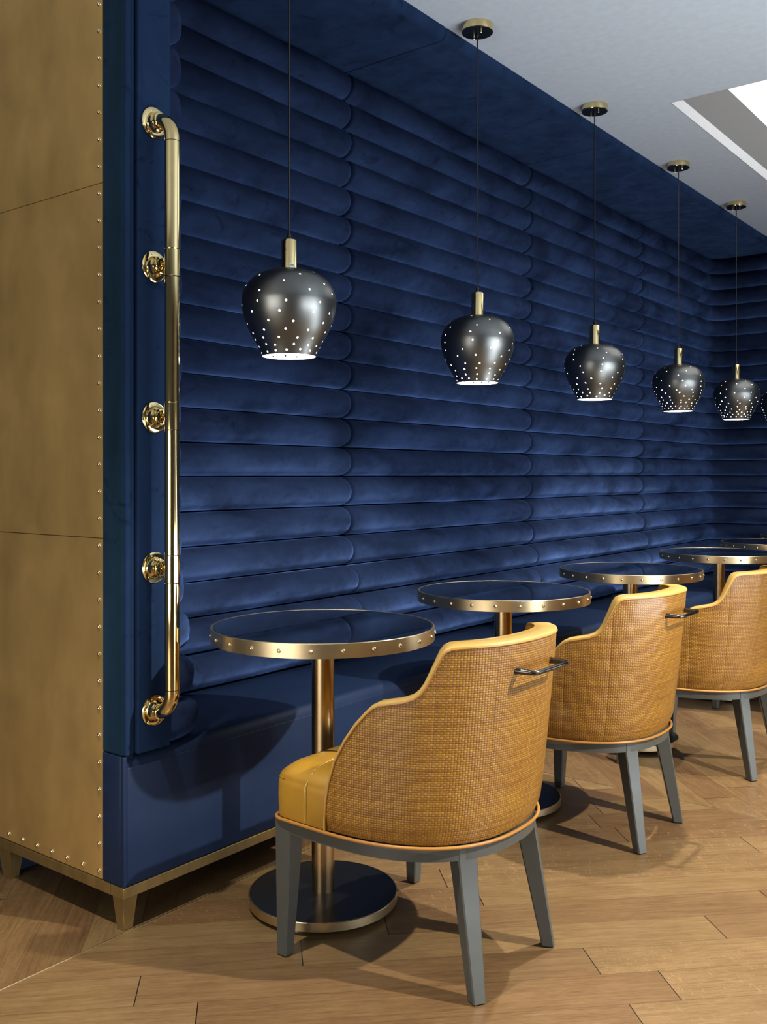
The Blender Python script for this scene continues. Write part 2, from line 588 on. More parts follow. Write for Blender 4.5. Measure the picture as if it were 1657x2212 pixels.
def roll_bm(path, z0, z1, depth, cap_end=0.055, cap_start=0.02, seedv=0, full=1.0):
    """path: list of (point2d, normal2d, arclen). One stuffed roll swept along it."""
    rnd = random.Random(seedv)
    L = path[-1][2]
    hh = (z1 - z0) / 2
    zc = (z0 + z1) / 2
    ph = [rnd.uniform(0, 6) for _ in range(4)]
    rings = []
    K = 12
    for p, nrm, s in path:
        sc = 1.0
        if s > L - cap_end:
            t = (s - (L - cap_end)) / cap_end
            sc = max(0.02, (1 - min(1, t) ** 2.3)) ** 0.5
        if s < cap_start:
            t = 1 - s / cap_start
            sc = min(sc, max(0.05, (1 - t ** 2.5)) ** 0.5)
        wob = 0.0022 * math.sin(s * 9 + ph[0]) + 0.0015 * math.sin(s * 23 + ph[1])
        d = depth + wob
        sag = 0.0022 * math.sin(s * 5.2 + ph[2]) + 0.0012 * math.sin(s * 17 + ph[3])
        ring = []
        for k in range(K + 1):
            a = PI * k / K          # bottom -> front -> top
            ca, sa = -math.cos(a), math.sin(a)
            # superellipse cross-section, fuller than a circle
            zz = math.copysign(abs(ca) ** full, ca) * hh * (0.985 if 0 < k < K else 0.96)
            dd = (sa ** (0.95 * full) if sa > 0 else 0) * d
            scz = 0.35 + 0.65 * sc
            ring.append(Vector((p[0] + nrm[0] * dd * sc, p[1] + nrm[1] * dd * sc, zc + zz * scz + sag * sa)))
        ring.append(Vector((p[0] - nrm[0] * 0.035, p[1] - nrm[1] * 0.035, zc + hh * 0.3)))
        ring.append(Vector((p[0] - nrm[0] * 0.035, p[1] - nrm[1] * 0.035, zc - hh * 0.3)))
        rings.append(ring)
    bm = B()
    loft(bm, rings, True, True, True)
    return bm


def straight_path(x, y0, y1, step=0.09, nrm=(1, 0), cap=0.055):
    L = y1 - y0
    ss = set()
    s = 0.0
    while s < L - cap:
        ss.add(round(s, 4))
        s += step
    for k in range(11):
        ss.add(round(L - cap + cap * math.sin(k / 10 * PI / 2), 5))
    for k in range(6):
        ss.add(round(0.02 * (1 - math.cos(k / 5 * PI / 2)), 5))
    return [((x, y0 + s), nrm, s) for s in sorted(ss)]


def corner_path(x, y0, yw, xe, R):
    """along the wall at x to the back wall at yw with a rounded corner, then +X to xe"""
    pts = []
    s = 0.0
    for k in range(6):
        pts.append(((x, y0 + 0.02 * (1 - math.cos(k / 5 * PI / 2))), (1, 0), 0.02 * (1 - math.cos(k / 5 * PI / 2))))
    yy = y0 + 0.1
    while yy < yw - R - 0.02:
        pts.append(((x, yy), (1, 0), yy - y0))
        yy += 0.09
    s0 = yw - R - y0
    for k in range(13):
        a = k / 12 * PI / 2
        # centre (x+R, yw-R)
        px, py = x + R - R * math.cos(a), yw - R + R * math.sin(a)
        nx, ny = math.cos(a), -math.sin(a)
        pts.append(((px, py), (nx, ny), s0 + R * a))
    s1 = s0 + R * PI / 2
    xx = x + R + 0.09
    L = s1 + (xe - x - R)
    while xx < xe - 0.06:
        pts.append(((xx, yw), (0, -1), s1 + xx - x - R))
        xx += 0.09
    for k in range(11):
        q = 0.055 * math.sin(k / 10 * PI / 2)
        pts.append(((xe - 0.055 + q, yw), (0, -1), L - 0.055 + q))
    return pts


COLS = [(1.732, 2.975), (2.95, 4.425), (4.40, 5.86)]
DESC = ['nearest section of horizontal navy velvet rolls, between handrail and first roll joint',
        'second section of horizontal navy velvet rolls, behind the second hanging lamp',
        'third section of horizontal navy velvet rolls, behind the third hanging lamp']
for ci, (ya, yb) in enumerate(COLS):
    t = thing('tufted_wall_panel', DESC[ci], 'wall panel', (SEAMX, (ya + yb) / 2, 0.44), 'channel tufted velvet wall panels')
    for r in range(20):
        z0, z1 = ZB[r], ZB[r + 1]
        xo = OUT.get(r, 0.0)
        ys_ = ya + (xo * 1.15 if ci == 0 else 0)
        bm = roll_bm(straight_path(-xo * -0.4, ys_, yb + xo * 0.45), z0, z1, 0.072 + xo * 0.6, seedv=ci * 50 + r)
        bmesh.ops.translate(bm, verts=bm.verts, vec=(0, -(ya + yb) / 2, -0.44))
        obj('velvet_roll', bm, 'velvet', t, sharp=80)
t = thing('tufted_wall_panel', 'farthest section of navy velvet rolls, curving round the corner onto the end wall', 'wall panel', (SEAMX, 6.5, 0.44), 'channel tufted velvet wall panels')
for r in range(20):
    z0, z1 = ZB[r], ZB[r + 1]
    xo = OUT.get(r, 0.0)
    bm = roll_bm(corner_path(xo * 0.4, 5.835 - 0.0, 7.245 - xo * 0.4, 2.0, 0.16), z0, z1, 0.072 + xo * 0.6, seedv=400 + r)
    bmesh.ops.translate(bm, verts=bm.verts, vec=(0, -6.5, -0.44))
    obj('velvet_roll', bm, 'velvet', t, sharp=80)
# short board closing the end wall under the rolls
struct('baseboard_back', box(B(), -2.0, 2.0, 7.20, 7.30, 0.0, 0.44), 'leather_navy', smooth=False)

# ------------------------------------------------------------------ velvet soffit, one panel per wall section
sof = thing('velvet_soffit', 'navy velvet covered soffit running under the ceiling above the tufted wall', 'soffit', (-2.25, 4.4, 2.75))
ys = [1.67, 2.963, 4.41, 5.85, 7.245]
for a, b in zip(ys[:-1], ys[1:]):
    bm = B()
    prof = [(-2.53, 2.799), (-2.53, 2.7555), (-2.03, 2.7555)]
    for k in range(1, 6):
        an = k / 6 * PI / 2
        prof.append((-2.03 + 0.03 * math.sin(an), 2.7855 - 0.03 * math.cos(an)))
    prof += [(-2.0, 2.7855), (-2.0, 2.799)]
    g = 0.0015
    ends = [a + g, a + g + 0.004, b - g - 0.004, b - g]
    rings = []
    for i, y in enumerate(ends):
        ins = 0.004 if i in (0, 3) else 0
        rings.append([Vector((x + 2.25 - (ins if x > -2.1 else 0), y - 4.4, z - 2.75 + (ins if z < 2.79 else 0))) for x, z in prof])
    loft(bm, rings, True, True, True)
    obj('soffit_panel', bm, 'velvet_flat', sof)

# ------------------------------------------------------------------ velvet end post (wing)
post = thing('velvet_end_post', 'full height navy velvet end post that carries the brass handrail', 'post', (-2.2, 1.6, 0.44))


def L3(v):
    return v


def pobj(name, bm, mat, sharp=35):
    bmesh.ops.translate(bm, verts=bm.verts, vec=(2.2, -1.6, -0.44))
    return obj(name, bm, mat, post, sharp=sharp)


pobj('post_body', box(B(), -2.54, -2.012, 1.545, 1.655, 0.442, 2.799), 'velvet_flat')
pobj('end_strip', box(B(), -2.0875, -2.003, 1.520, 1.548, 0.442, 2.799, 0.006, 3), 'velvet_teal')
pobj('welt', box(B(), -2.022, -1.996, 1.524, 1.5385, 0.442, 2.799, 0.005, 3), 'velvet_flat')
pobj('pleat', box(B(), -2.03, -2.003, 1.541, 1.556, 0.442, 2.799, 0.006, 3), 'velvet_flat')
pobj('face_pad', box(B(), -2.03, -1.994, 1.5595, 1.664, 0.4412, 2.799, 0.004, 3), 'velvet_flat')
for r in range(20):
    xo = OUT.get(r, 0.0) * 0.9
    p0 = straight_path(0, 0, 0.472, 0.09, cap=0.035)
    # run from the corner (x=-2.48) out to x=-2.0 on the inner side, bulging +Y
    path = [((-2.47 + s, 1.655 + 0.0), (0, 1), s) for (_, _, s) in p0]
    bm = roll_bm(path, ZB[r], ZB[r + 1], 0.070 + xo * 1.15, cap_end=0.032, seedv=900 + r, full=0.72)
    pobj('velvet_roll', bm, 'velvet', 80)

# ------------------------------------------------------------------ banquette bench
BX = -2.0
bench = thing('banquette_bench', 'long navy leather banquette bench with brass base rail along the tufted wall', 'bench', (-2.2, 4.3, 0.0))


def bobj(name, bm, mat, sharp=35, smooth=True):
    bmesh.ops.translate(bm, verts=bm.verts, vec=(2.2, -4.3, 0))
    return obj(name, bm, mat, bench, sharp=sharp, smooth=smooth)


bm = B()
prof = [(-2.50, 0.395), (-2.50, 0.4385), (-2.035, 0.4405)]
for k in range(1, 7):
    an = k / 7 * PI / 2
    prof.append((-2.035 + 0.033 * math.sin(an), 0.4075 + 0.033 * math.cos(an)))
prof += [(-2.002, 0.4075), (-2.002, 0.395)]
ys = [1.5315] + [1.60 + 0.3 * i for i in range(19)] + [7.18]
loft(bm, [[Vector((x, y, z)) for x, z in prof] for y in ys], True, True, True)
bobj('seat_top', bm, 'leather_navy')
# front panels: three lengths that meet at vertical seams
for a, b in ((1.530, 2.948), (2.951, 4.408), (4.411, 5.848), (5.851, 7.18)):
    bobj('front_panel', box(B(), -2.05, -2.0, a, b, 0.112, 0.4120, 0.004, 3), 'leather_navy')
bobj('end_strip', box(B(), -2.0870, -2.012, 1.520, 1.56, 0.112, 0.4405, 0.004, 3), 'leather_navy')
bobj('corner_welt', box(B(), -2.011, -1.999, 1.520, 1.531, 0.112, 0.4405, 0.003, 3), 'leather_navy')
tube_bm = B()
tube(tube_bm, [(-2.0035, 1.55 + 0.2 * i, 0.4135) for i in range(28)], 0.0013, 6)
bobj('seat_seam', tube_bm, 'thread_dark')
bobj('base_rail', box(B(), -2.05, -1.997, 1.517, 7.18, 0.085, 0.1115, 0.001, 1), 'brass_strip')
bobj('carcass', box(B(), -2.48, -2.06, 1.60, 7.18, 0.088, 0.394), 'wall_dark', smooth=False)


def bench_leg(x0, x1, y0, y1):
    bm = B()
    cx, cy = max(x0, x1) - 0.0, min(y0, y1)
    top = [Vector((x0, y0, 0.088)), Vector((x1, y0, 0.088)), Vector((x1, y1, 0.088)), Vector((x0, y1, 0.088))]
    mx, my = (x0 + x1) / 2, (y0 + y1) / 2
    bot = [Vector((mx + (v.x - mx) * 0.62, my + (v.y - my) * 0.62, 0.0)) for v in top]
    loft(bm, [bot, top], True, True, True)
    bmesh.ops.bevel(bm, geom=list(bm.edges), offset=0.001, segments=1, affect='EDGES')
    return bm


bobj('leg', bench_leg(-2.045, -2.000, 1.519, 1.564), 'brass_strip')
for y in (3.0, 4.45, 5.9):
    bobj('leg', bench_leg(-2.060, -2.015, y, y + 0.045), 'brass_strip')

# ------------------------------------------------------------------ brass clad end panel
pan = thing('brass_end_panel', 'tall aged brass sheet end panel edged with domed rivets', 'panel', (-2.35, 1.53, 0.0))
PX0, PX1 = -2.74, -2.0885


def aobj(name, bm, mat, sharp=35, parent=None):
    bmesh.ops.translate(bm, verts=bm.verts, vec=(2.35, -1.53, 0))
    return obj(name, bm, mat, parent or pan, sharp=sharp)


for a, b in ((0.113, 0.9865), (0.9880, 1.8995), (1.9010, 2.7995)):
    aobj('brass_sheet', box(B(), PX0, PX1, 1.5215, 1.5305, a, b, 0.0008, 1), 'brass_sheet')
aobj('bottom_rail', box(B(), PX0, -2.0515, 1.5165, 1.56, 0.085, 0.1115, 0.001, 1), 'brass_strip')
bm = bench_leg(-2.575, -2.512, 1.519, 1.564)
aobj('leg', bm, 'brass_strip')
for i in range(38):
    z = 0.132 + 0.0697 * i
    if z > 2.79:
        break
    aobj('rivet', dome(B(), (-2.1025, 1.5215, z), (0, -1, 0), 0.0066, 0.0062), 'brass_rivet')
for i in range(1, 10):
    x = -2.1025 - 0.0697 * i
    if x < PX0 + 0.01:
        break
    aobj('rivet', dome(B(), (x, 1.5215, 0.132), (0, -1, 0), 0.0066, 0.0062), 'brass_rivet')

# ------------------------------------------------------------------ brass handrail on the post
hr = thing('brass_handrail', 'tall polished brass handrail bolted upright to the velvet end post', 'handrail', (-1.994, 1.609, 0.544))
FZ = [2.056, 1.686, 1.298, 0.912, 0.544]
RO = 0.073          # stand-off
rr = 0.0188
z_lo, z_hi = 0.544, 2.056


def hobj(name, bm, mat='brass_polish', parent=None, sharp=40):
    return obj(name, bm, mat, parent or hr, sharp=sharp)


zr = lambda z: z - 0.544
cuts = [z_lo + 0.062] + [0.912 - 0.035, 0.912 + 0.035, 1.298 - 0.035, 1.298 + 0.035, 1.686 - 0.035, 1.686 + 0.035] + [z_hi - 0.062]
for i in range(len(cuts) - 1):
    a, b = zr(cuts[i]) + 0.0005, zr(cuts[i + 1]) - 0.0005
    is_col = i in (1, 3, 5)
    R_ = rr + (0.0008 if is_col else 0)
    bm = lathe(B(), [(R_ - 0.001, a), (R_, a + 0.001), (R_, b - 0.001), (R_ - 0.001, b)], 40, 'Z', (RO, 0, 0))
    hobj('collar' if is_col else 'rail_tube', bm)
for sgn, z in ((1, z_lo), (-1, z_hi)):
    br = 0.056
    pts = [(0.012, 0, zr(z)), (RO - br, 0, zr(z))]
    for k in range(1, 15):
        a = k / 14 * PI / 2
        pts.append((RO - br + br * math.sin(a), 0, zr(z) + sgn * (br - br * math.cos(a))))
    pts.append((RO, 0, zr(z) + sgn * 0.0618))
    hobj('elbow', tube(B(), pts, rr, 40), sharp=60)
for i, z in enumerate(FZ):
    bm = lathe(B(), [(0.040, 0.0), (0.0405, 0.002), (0.0395, 0.0045), (0.036, 0.006), (0.027, 0.0065), (0.0255, 0.009), (0.0245, 0.018), (0.0215, 0.020), (0.0215, 0.030), (0.019, 0.0315), (0.010, 0.0315)], 40, 'X', (0, 0, zr(z)))
    fl = hobj('flange', bm)
    if 0 < i < 4:
        bm = lathe(B(), [(0.0175, 0.030), (0.0175, 0.040), (0.008, 0.042), (0.008, RO - 0.012)], 24, 'X', (0, 0, zr(z)))
        hobj('stem', bm)
    for k in range(3):
        a = PI / 2 + k * 2 * PI / 3 + 0.35
        bm = dome(B(), (0.0058, 0.0315 * math.cos(a), zr(z) + 0.0315 * math.sin(a)), (1, 0, 0), 0.0036, 0.0015)
        obj('screw', bm, 'brass_rivet', fl)

# ------------------------------------------------------------------ round tables
TG = 'round cafe tables along the banquette'


def make_table():
    t = thing('cafe_table', None, 'table', (0, 0, 0), TG)
    R = 0.300
    zt = 0.7476
    obj('glass_top', lathe(B(), [(R - 0.012, zt - 0.010), (R - 0.0065, zt - 0.010), (R - 0.0065, zt - 0.0022), (R - 0.0085, zt - 0.0008)], 96), 'glass_black', t)
    bm = B()
    lathe(bm, [(R - 0.0045, zt - 0.0375), (R, zt - 0.0365), (R, zt - 0.0012), (R - 0.0015, zt), (R - 0.0045, zt - 0.0002), (R - 0.0060, zt - 0.0015), (R - 0.0060, zt - 0.012), (R - 0.02, zt - 0.012), (R - 0.02, zt - 0.034)], 96, caps=(False, False))
    obj('brass_rim', bm, 'brass_rim', t)
    obj('underside', lathe(B(), [(R - 0.006, zt - 0.0365), (R - 0.006, zt - 0.0125)], 64), 'black_base', t)
    pole = obj('pole', lathe(B(), [(0.0305, 0.034), (0.0305, zt - 0.045)], 48), 'brass_pole', t)
    obj('mounting_plate', lathe(B(), [(0.075, zt - 0.045), (0.075, zt - 0.038)], 32), 'black_base', t)
    obj('base_plate', lathe(B(), [(0.1955, 0.013), (0.1955, 0.0325), (0.1945, 0.0338)], 80), 'black_base', t)
    bm = B()
    lathe(bm, [(0.1957, 0.012), (0.1995, 0.012), (0.1995, 0.0335), (0.1985, 0.0345), (0.1957, 0.0345)], 80, caps=(False, False))
    obj('base_rim', bm, 'brass_rim', t)
    for k in range(4):
        a = k * PI / 2 + 0.35
        obj('glide', lathe(B(), [(0.013, 0.0), (0.014, 0.002), (0.011, 0.007), (0.005, 0.013)], 16, origin=(0.172 * math.cos(a), 0.172 * math.sin(a), 0)), 'steel', t)
    for k in range(24):
        a = 2 * PI * (k + 0.38) / 24
        obj('rivet', dome(B(), (R * math.cos(a), R * math.sin(a), zt - 0.019), (math.cos(a), math.sin(a), 0), 0.0058, 0.0052, 10), 'brass_rivet', t)
    return t


TPOS = [(-1.723, 1.961, 'round brass rimmed table with black glass top, nearest, in front of the handrail end'),
        (-1.744, 2.941, 'round brass rimmed table with black glass top, second along the bench'),
        (-1.712, 3.953, 'round brass rimmed table with black glass top, third along the bench'),
        (-1.713, 5.09, 'round brass rimmed table with black glass top, fourth along, behind the third chair'),
        (-1.71, 6.05, 'round brass rimmed table with dark top, fifth, cut by the picture edge'),
        (-1.71, 6.85, 'round table farthest along the bench, only its rim tip showing')]
tab0 = make_table()
for i, (x, y, lab) in enumerate(TPOS):
    t = tab0 if i == 0 else copy_tree(tab0)
    t.location = (x, y, 0)
    t.rotation_euler = (0, 0, [0, 0.09, 0.2, 0.05, 0.14, 0.0][i])
    t['label'] = lab

# ------------------------------------------------------------------ chairs
NN = 2.4
ZS = 0.335


def outline_pt(phi, a, b):
    c, s = math.cos(phi), math.sin(phi)
    return Vector((-0.10 + a * abs(c) ** (2 / NN), math.copysign(abs(s) ** (2 / NN), s) * b, 0))


def ab(z):
    t = max(0, min(1, (z - ZS) / 0.44))
    return 0.352 + 0.052 * t ** 0.8, 0.290 + 0.010 * t ** 0.6


PROF = [(-0.0895, 0.3372), (-0.088, 0.365), (-0.083, 0.41), (-0.074, 0.451), (-0.055, 0.505), (-0.027, 0.553), (0.002, 0.592), (0.030, 0.622),
        (0.045, 0.636), (0.062, 0.645), (0.090, 0.651), (0.118, 0.657), (0.138, 0.665), (0.152, 0.677), (0.163, 0.694), (0.175, 0.720), (0.187, 0.746),
        (0.195, 0.762), (0.202, 0.771), (0.212, 0.776), (0.225, 0.778)]


def shell_columns():
    cols = []
    for dx, z in PROF:
        a, b = ab(z)
        q = max(0.0, min(1.0, (dx + 0.10) / a)) ** (NN / 2)
        cols.append((-math.acos(q), z))
    ph_end = cols[-1][0]
    m = 14
    for k in range(1, m):
        p = ph_end + (0 - ph_end) * k / m
        cols.append((p, 0.778 + 0.004 * math.sin(k / m * PI / 2)))
    left = list(cols)
    cols.append((0.0, 0.782))
    cols += [(-p, z) for p, z in reversed(left)]
    return cols


def plan(phi, z, inset=0.0):
    a, b = ab(z)
    e = 1e-3
    ph = max(-PI / 2 + 1e-4, min(PI / 2 - 1e-4, phi))
    p = outline_pt(ph, a, b)
    q = outline_pt(max(-PI / 2 + 5e-5, ph - e), a, b)
    r = outline_pt(min(PI / 2 - 5e-5, ph + e), a, b)
    tn = (r - q).normalized()
    nrm = Vector((tn.y, -tn.x, 0))      # outward
    p = p - nrm * inset
    return Vector((p.x, p.y, z)), nrm, tn


def make_chair():
    t = thing('barrel_chair', None, 'chair', (0, 0, 0), 'woven back chairs facing the bench')
    cols = shell_columns()
    # outer woven shell with metric uvs
    bm = B()
    uvl = bm.loops.layers.uv.new('UVMap')
    K = 12
    grid = []
    s = 0.0
    prev = None
    arc = []
    for phi, z in cols:
        p, _, _ = plan(phi, 0.55)
        if prev is not None:
            s += (p - prev).length
        prev = p
        arc.append(s)
    bot = []
    for i, (phi, zt) in enumerate(cols):
        row = []
        for k in range(K + 1):
            z = 0.3365 + (zt - 0.3365) * k / K
            p, nrm, tn = plan(phi, z)
            tuck = 0.010 * max(0, 1 - (z - 0.3365) / 0.05) ** 2
            row.append((bm.verts.new(p - nrm * tuck), arc[i], z))
        grid.append(row)
    for i in range(len(grid) - 1):
        for k in range(K):
            q = [grid[i][k], grid[i + 1][k], grid[i + 1][k + 1], grid[i][k + 1]]
            f = bm.faces.new([v[0] for v in q])
            for lp, v in zip(f.loops, q):
                lp[uvl].uv = (v[1], v[2])
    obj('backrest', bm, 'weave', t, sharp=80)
    # band along the rim and inner lining
    TH = 0.052
    nc = len(cols)
    rim_o = [plan(phi, z)[0] for phi, z in cols]
    rings = []
    inner = []
    for i, (phi, z) in enumerate(cols):
        p, nrm, tn = plan(phi, z)
        a_, b_ = rim_o[max(0, i - 1)], rim_o[min(nc - 1, i + 1)]
        tg = (b_ - a_).normalized()
        upn = nrm.cross(tg)
        if upn.z < 0:
            upn = -upn
        if i < 2:
            upn = (upn + Vector((-0.2, 0, 0))).normalized()
        if i > nc - 3:
            upn = (upn + Vector((-0.2, 0, 0))).normalized()
        th = 0.010 + 0.018 * min(1, max(0, (z - 0.40) / 0.22)) + 0.024 * min(1, max(0, (z - 0.66) / 0.11))
        ring = []
        for (d, h) in ((-0.0010, -0.003), (-0.0015, 0.0), (-0.0005, 0.0025), (0.004, 0.0045), (0.5 * th, 0.006), (th - 0.004, 0.0045), (th - 0.0005, 0.002), (th + 0.0005, -0.004)):
            ring.append(p - nrm * d + upn * h)
        rings.append(ring)
        inner.append((p - nrm * th, nrm))
    bm = B()
    loft(bm, rings, False)
    obj('top_band', bm, 'leather_pale', t, sharp=80)
    bm = B()
    tube(bm, [r[0] for r in rings], 0.0017, 6)
    obj('band_welt', bm, 'piping', t, sharp=80)
    bm = B()
    rr_ = []
    for (p, nrm), (phi, z) in zip(inner, cols):
        z1 = 0.40
        col = []
        for k in range(8):
            f = k / 7
            zz = p.z + (min(z1, p.z) - p.z) * f
            bul = 0.012 * math.sin(f * PI)
            col.append(Vector((p.x, p.y, zz)) - nrm * bul)
        rr_.append(col)
    loft(bm, rr_, False)
    obj('backrest_lining', bm, 'leather_mustard', t, sharp=80)
    bm = B()
    tube(bm, [r[-2] + Vector((0, 0, 0.001)) for r in rings], 0.003, 6)
    obj('lining_welt', bm, 'leather_mustard', t, sharp=80)

    # plan outline of the seat and the wooden frame, counter-clockwise
    def base_outline(ins=0.0, fr=-0.262):
        pts = []
        a, b = ab(ZS)
        a -= ins
        b -= ins
        for k in range(33):
            phi = -PI / 2 + PI * k / 32
            pts.append(outline_pt(phi, a, b))
        R = 0.035
        fx = fr + ins
        yb = b - 0.004
        for k in range(7):
            an = k / 6 * PI / 2
            pts.append(Vector((fx + R - R * math.sin(an), yb - R + R * math.cos(an), 0)))
        for k in range(7):
            an = k / 6 * PI / 2
            pts.append(Vector((fx + R - R * math.cos(an), -yb + R - R * math.sin(an), 0)))
        return pts

    def zring(pts, z, out=0.0):
        c = Vector((-0.02, 0, 0))
        return [Vector((c.x + (p.x - c.x) * (1 + out), p.y * (1 + out), z)) for p in pts]

    o1 = base_outline(0.004)
    bm = B()
    rings = [zring(o1, 0.3365), zring(o1, 0.345, 0.004), zring(o1, 0.38, 0.008), zring(o1, 0.412, 0.006), zring(o1, 0.424, 0.001), zring(o1, 0.4275, -0.006), zring(o1, 0.4315, -0.004), zring(o1, 0.440, -0.018), zring(o1, 0.449, -0.055)]
    for q in (0.88, 0.78, 0.6, 0.4, 0.2, 0.05):
        rings.append(zring(o1, 0.4535 + 0.022 * (1 - q * q) ** 0.8, q - 1))
    # only the part in front of the shell is wide; shrink the hidden rear so it stays inside the shell
    for r in rings:
        for p in r:
            if p.x > -0.07:
                f = min(1, (p.x + 0.07) / 0.05)
                p.y *= 1 - 0.10 * f
                p.x -= 0.035 * f * max(0, p.x) / 0.25
    loft(bm, rings, True, True, True)
    obj('seat', bm, 'leather_mustard', t, sharp=70)
    # piped seam round the seat edge, centre seam and side stitch
    e = rings[5]
    frontpart = [p for p in (e[34:] )]
    bm = B()
    tube(bm, [p + Vector((0, 0, 0.0015)) for p in frontpart], 0.0022, 6)
    obj('seat_seam', bm, 'leather_mustard', t)

    def crown(x, y):
        q = min(1.0, max(abs(x + 0.02) / 0.243, abs(y) / 0.286))
        pts = [(1.006, 0.412), (1.0, 0.4275), (0.982, 0.440), (0.945, 0.449), (0.88, 0.4535 + 0.022 * (1 - 0.88 ** 2) ** 0.8)]
        if q <= 0.88:
            return 0.4535 + 0.022 * (1 - q * q) ** 0.8
        for (a, za), (b, zb) in zip(pts[:-1], pts[1:]):
            if b <= q <= a:
                return zb + (za - zb) * (q - b) / (a - b)
        return 0.4275

    for sy in (-1, 1):
        bm = B()
        tube(bm, [(-0.258 + 0.24 * k / 16, sy * 0.135, crown(-0.258 + 0.24 * k / 16, sy * 0.135) + 0.0004) for k in range(17)], 0.0013, 6)
        obj('panel_seam', bm, 'felt', t)
    bm = B()
    pts = [(-0.148, -0.2935, 0.345), (-0.147, -0.2955, 0.38), (-0.147, -0.2945, 0.412), (-0.148, -0.290, 0.4265)]
    pts += [(-0.148, -0.284 + 0.568 * k / 24, crown(-0.148, -0.284 + 0.568 * k / 24) + 0.0006) for k in range(25)]
    pts += [(-0.148, 0.290, 0.4265), (-0.147, 0.2945, 0.412), (-0.147, 0.2955, 0.38), (-0.148, 0.2935, 0.345)]
    tube(bm, pts, 0.0009, 6)
    obj('stitching', bm, 'thread', t)

    # piping between seat and frame
    o2 = base_outline(-0.001)
    bm = B()
    lo = [Vector((p.x, p.y, 0.3335)) for p in o2]
    lo.append(lo[0].copy())
    tube(bm, lo, 0.0042, 8)
    obj('piping', bm, 'piping', t, sharp=80)
    # wooden apron
    o3, o4 = base_outline(0.006), base_outline(0.030)
    bm = B()
    zlo, zhi = 0.301, 0.3300
    loft(bm, [[Vector((p.x, p.y, z)) for p in o] for o, z in ((o4, zlo), (o3, zlo), (o3, zhi), (o4, zhi), (o4, zlo))], True)
    bmesh.ops.remove_doubles(bm, verts=bm.verts, dist=1e-5)
    obj('apron', bm, 'leg_wood', t, sharp=50)
    obj('seat_board', box(B(), -0.22, 0.14, -0.19, 0.19, 0.3305, 0.337), 'felt', t)

    def leg(tx, ty, fx, fy, rot, wt=0.048, wf=0.030):
        bm = B()
        rings = []
        for z, cx, cy, wd in ((0.004, fx, fy, wf), (0.10, None, None, None), (0.2, None, None, None), (0.30, tx, ty, wt), (0.3305, tx, ty, wt)):
            if cx is None:
                f = (z - 0.004) / 0.296
                cx, cy, wd = fx + (tx - fx) * f, fy + (ty - fy) * f, wf + (wt - wf) * f
            h = wd / 2
            b_ = 0.003
            base = []
            for sx, sy in ((-1, -1), (1, -1), (1, 1), (-1, 1)):
                if sx * sy > 0:
                    base += [(sx * h, sy * (h - b_)), (sx * (h - b_), sy * h)] if False else [(sx * h, sy * (h - b_)), (sx * (h - b_), sy * h)]
                else:
                    base += [(sx * (h - b_), sy * h), (sx * h, sy * (h - b_))]
            # order: for (-1,-1): (-h,-(h-b)), (-(h-b),-h) ; (1,-1): (h-b,-h),(h,-(h-b)) ; (1,1): (h,h-b),(h-b,h) ; (-1,1): (-(h-b),h),(-h,h-b)
            cr, sr = math.cos(rot), math.sin(rot)
            rings.append([Vector((cx + x * cr - y * sr, cy + x * sr + y * cr, z)) for x, y in base])
        loft(bm, rings, True, True, True)
        lo_ = obj('leg', bm, 'leg_wood', t, sharp=25)
        obj('foot_pad', lathe(B(), [(0.010, 0.0), (0.011, 0.002), (0.011, 0.005)], 12, origin=(fx, fy, 0)), 'felt', lo_)
        return lo_

    leg(-0.229, -0.257, -0.238, -0.262, 0, 0.050, 0.030)
    leg(-0.229, 0.257, -0.238, 0.262, 0, 0.050, 0.030)
    leg(0.190, -0.140, 0.240, -0.163, math.radians(-28), 0.048, 0.031)
    leg(0.190, 0.140, 0.240, 0.163, math.radians(28), 0.048, 0.031)
    # pull handle on the back
    zh = 0.716
    pts = []
    xs, xo = 0.288, 0.338
    hy = 0.078
    seq = [(xs - 0.01, -hy), (xo - 0.012, -hy), (xo - 0.004, -hy + 0.003), (xo, -hy + 0.011), (xo + 0.001, -0.03), (xo + 0.001, 0.03), (xo, hy - 0.011), (xo - 0.004, hy - 0.003), (xo - 0.012, hy), (xs - 0.01, hy)]
    hd = obj('pull_handle', tube(B(), [(x, y, zh) for x, y in seq], [0.0085, 0.0060, 0.0056, 0.0055, 0.0055, 0.0055, 0.0055, 0.0056, 0.0060, 0.0085], 14), 'steel_dark', t, sharp=80)
    for sy in (-1, 1):
        obj('rosette', lathe(B(), [(0.0125, xs - 0.012), (0.0125, xs - 0.001), (0.009, xs + 0.002)], 16, 'X', (0, sy * hy, zh)), 'steel_dark', hd)
    return t


CP = [(-1.370, 1.955, 0.0, 'mustard woven barrel chair with four grey legs, nearest, at the first table'),
      (-1.428, 2.965, 0.02, 'mustard woven barrel chair, second in the row, partly behind the nearest chair'),
      (-1.372, 3.892, 0.0, 'mustard woven barrel chair, third in the row, its back cut by the picture edge'),
      (-1.385, 5.035, 0.0, 'mustard woven chair at the fourth table, mostly hidden, a front leg showing')]
ch0 = make_chair()
for i, (x, y, rz, lab) in enumerate(CP):
    c = ch0 if i == 0 else copy_tree(ch0)
    c.location = (x, y, 0)
    c.rotation_euler = (0, 0, rz)
    c['label'] = lab

# ------------------------------------------------------------------ pendant lamps
SPROF = [(0.0765, 0.0), (0.084, 0.018), (0.094, 0.038), (0.108, 0.062), (0.120, 0.088), (0.129, 0.115), (0.134, 0.142), (0.1345, 0.160),
         (0.130, 0.182), (0.120, 0.202), (0.104, 0.220), (0.082, 0.234), (0.056, 0.243), (0.030, 0.2465), (0.0215, 0.2470)]


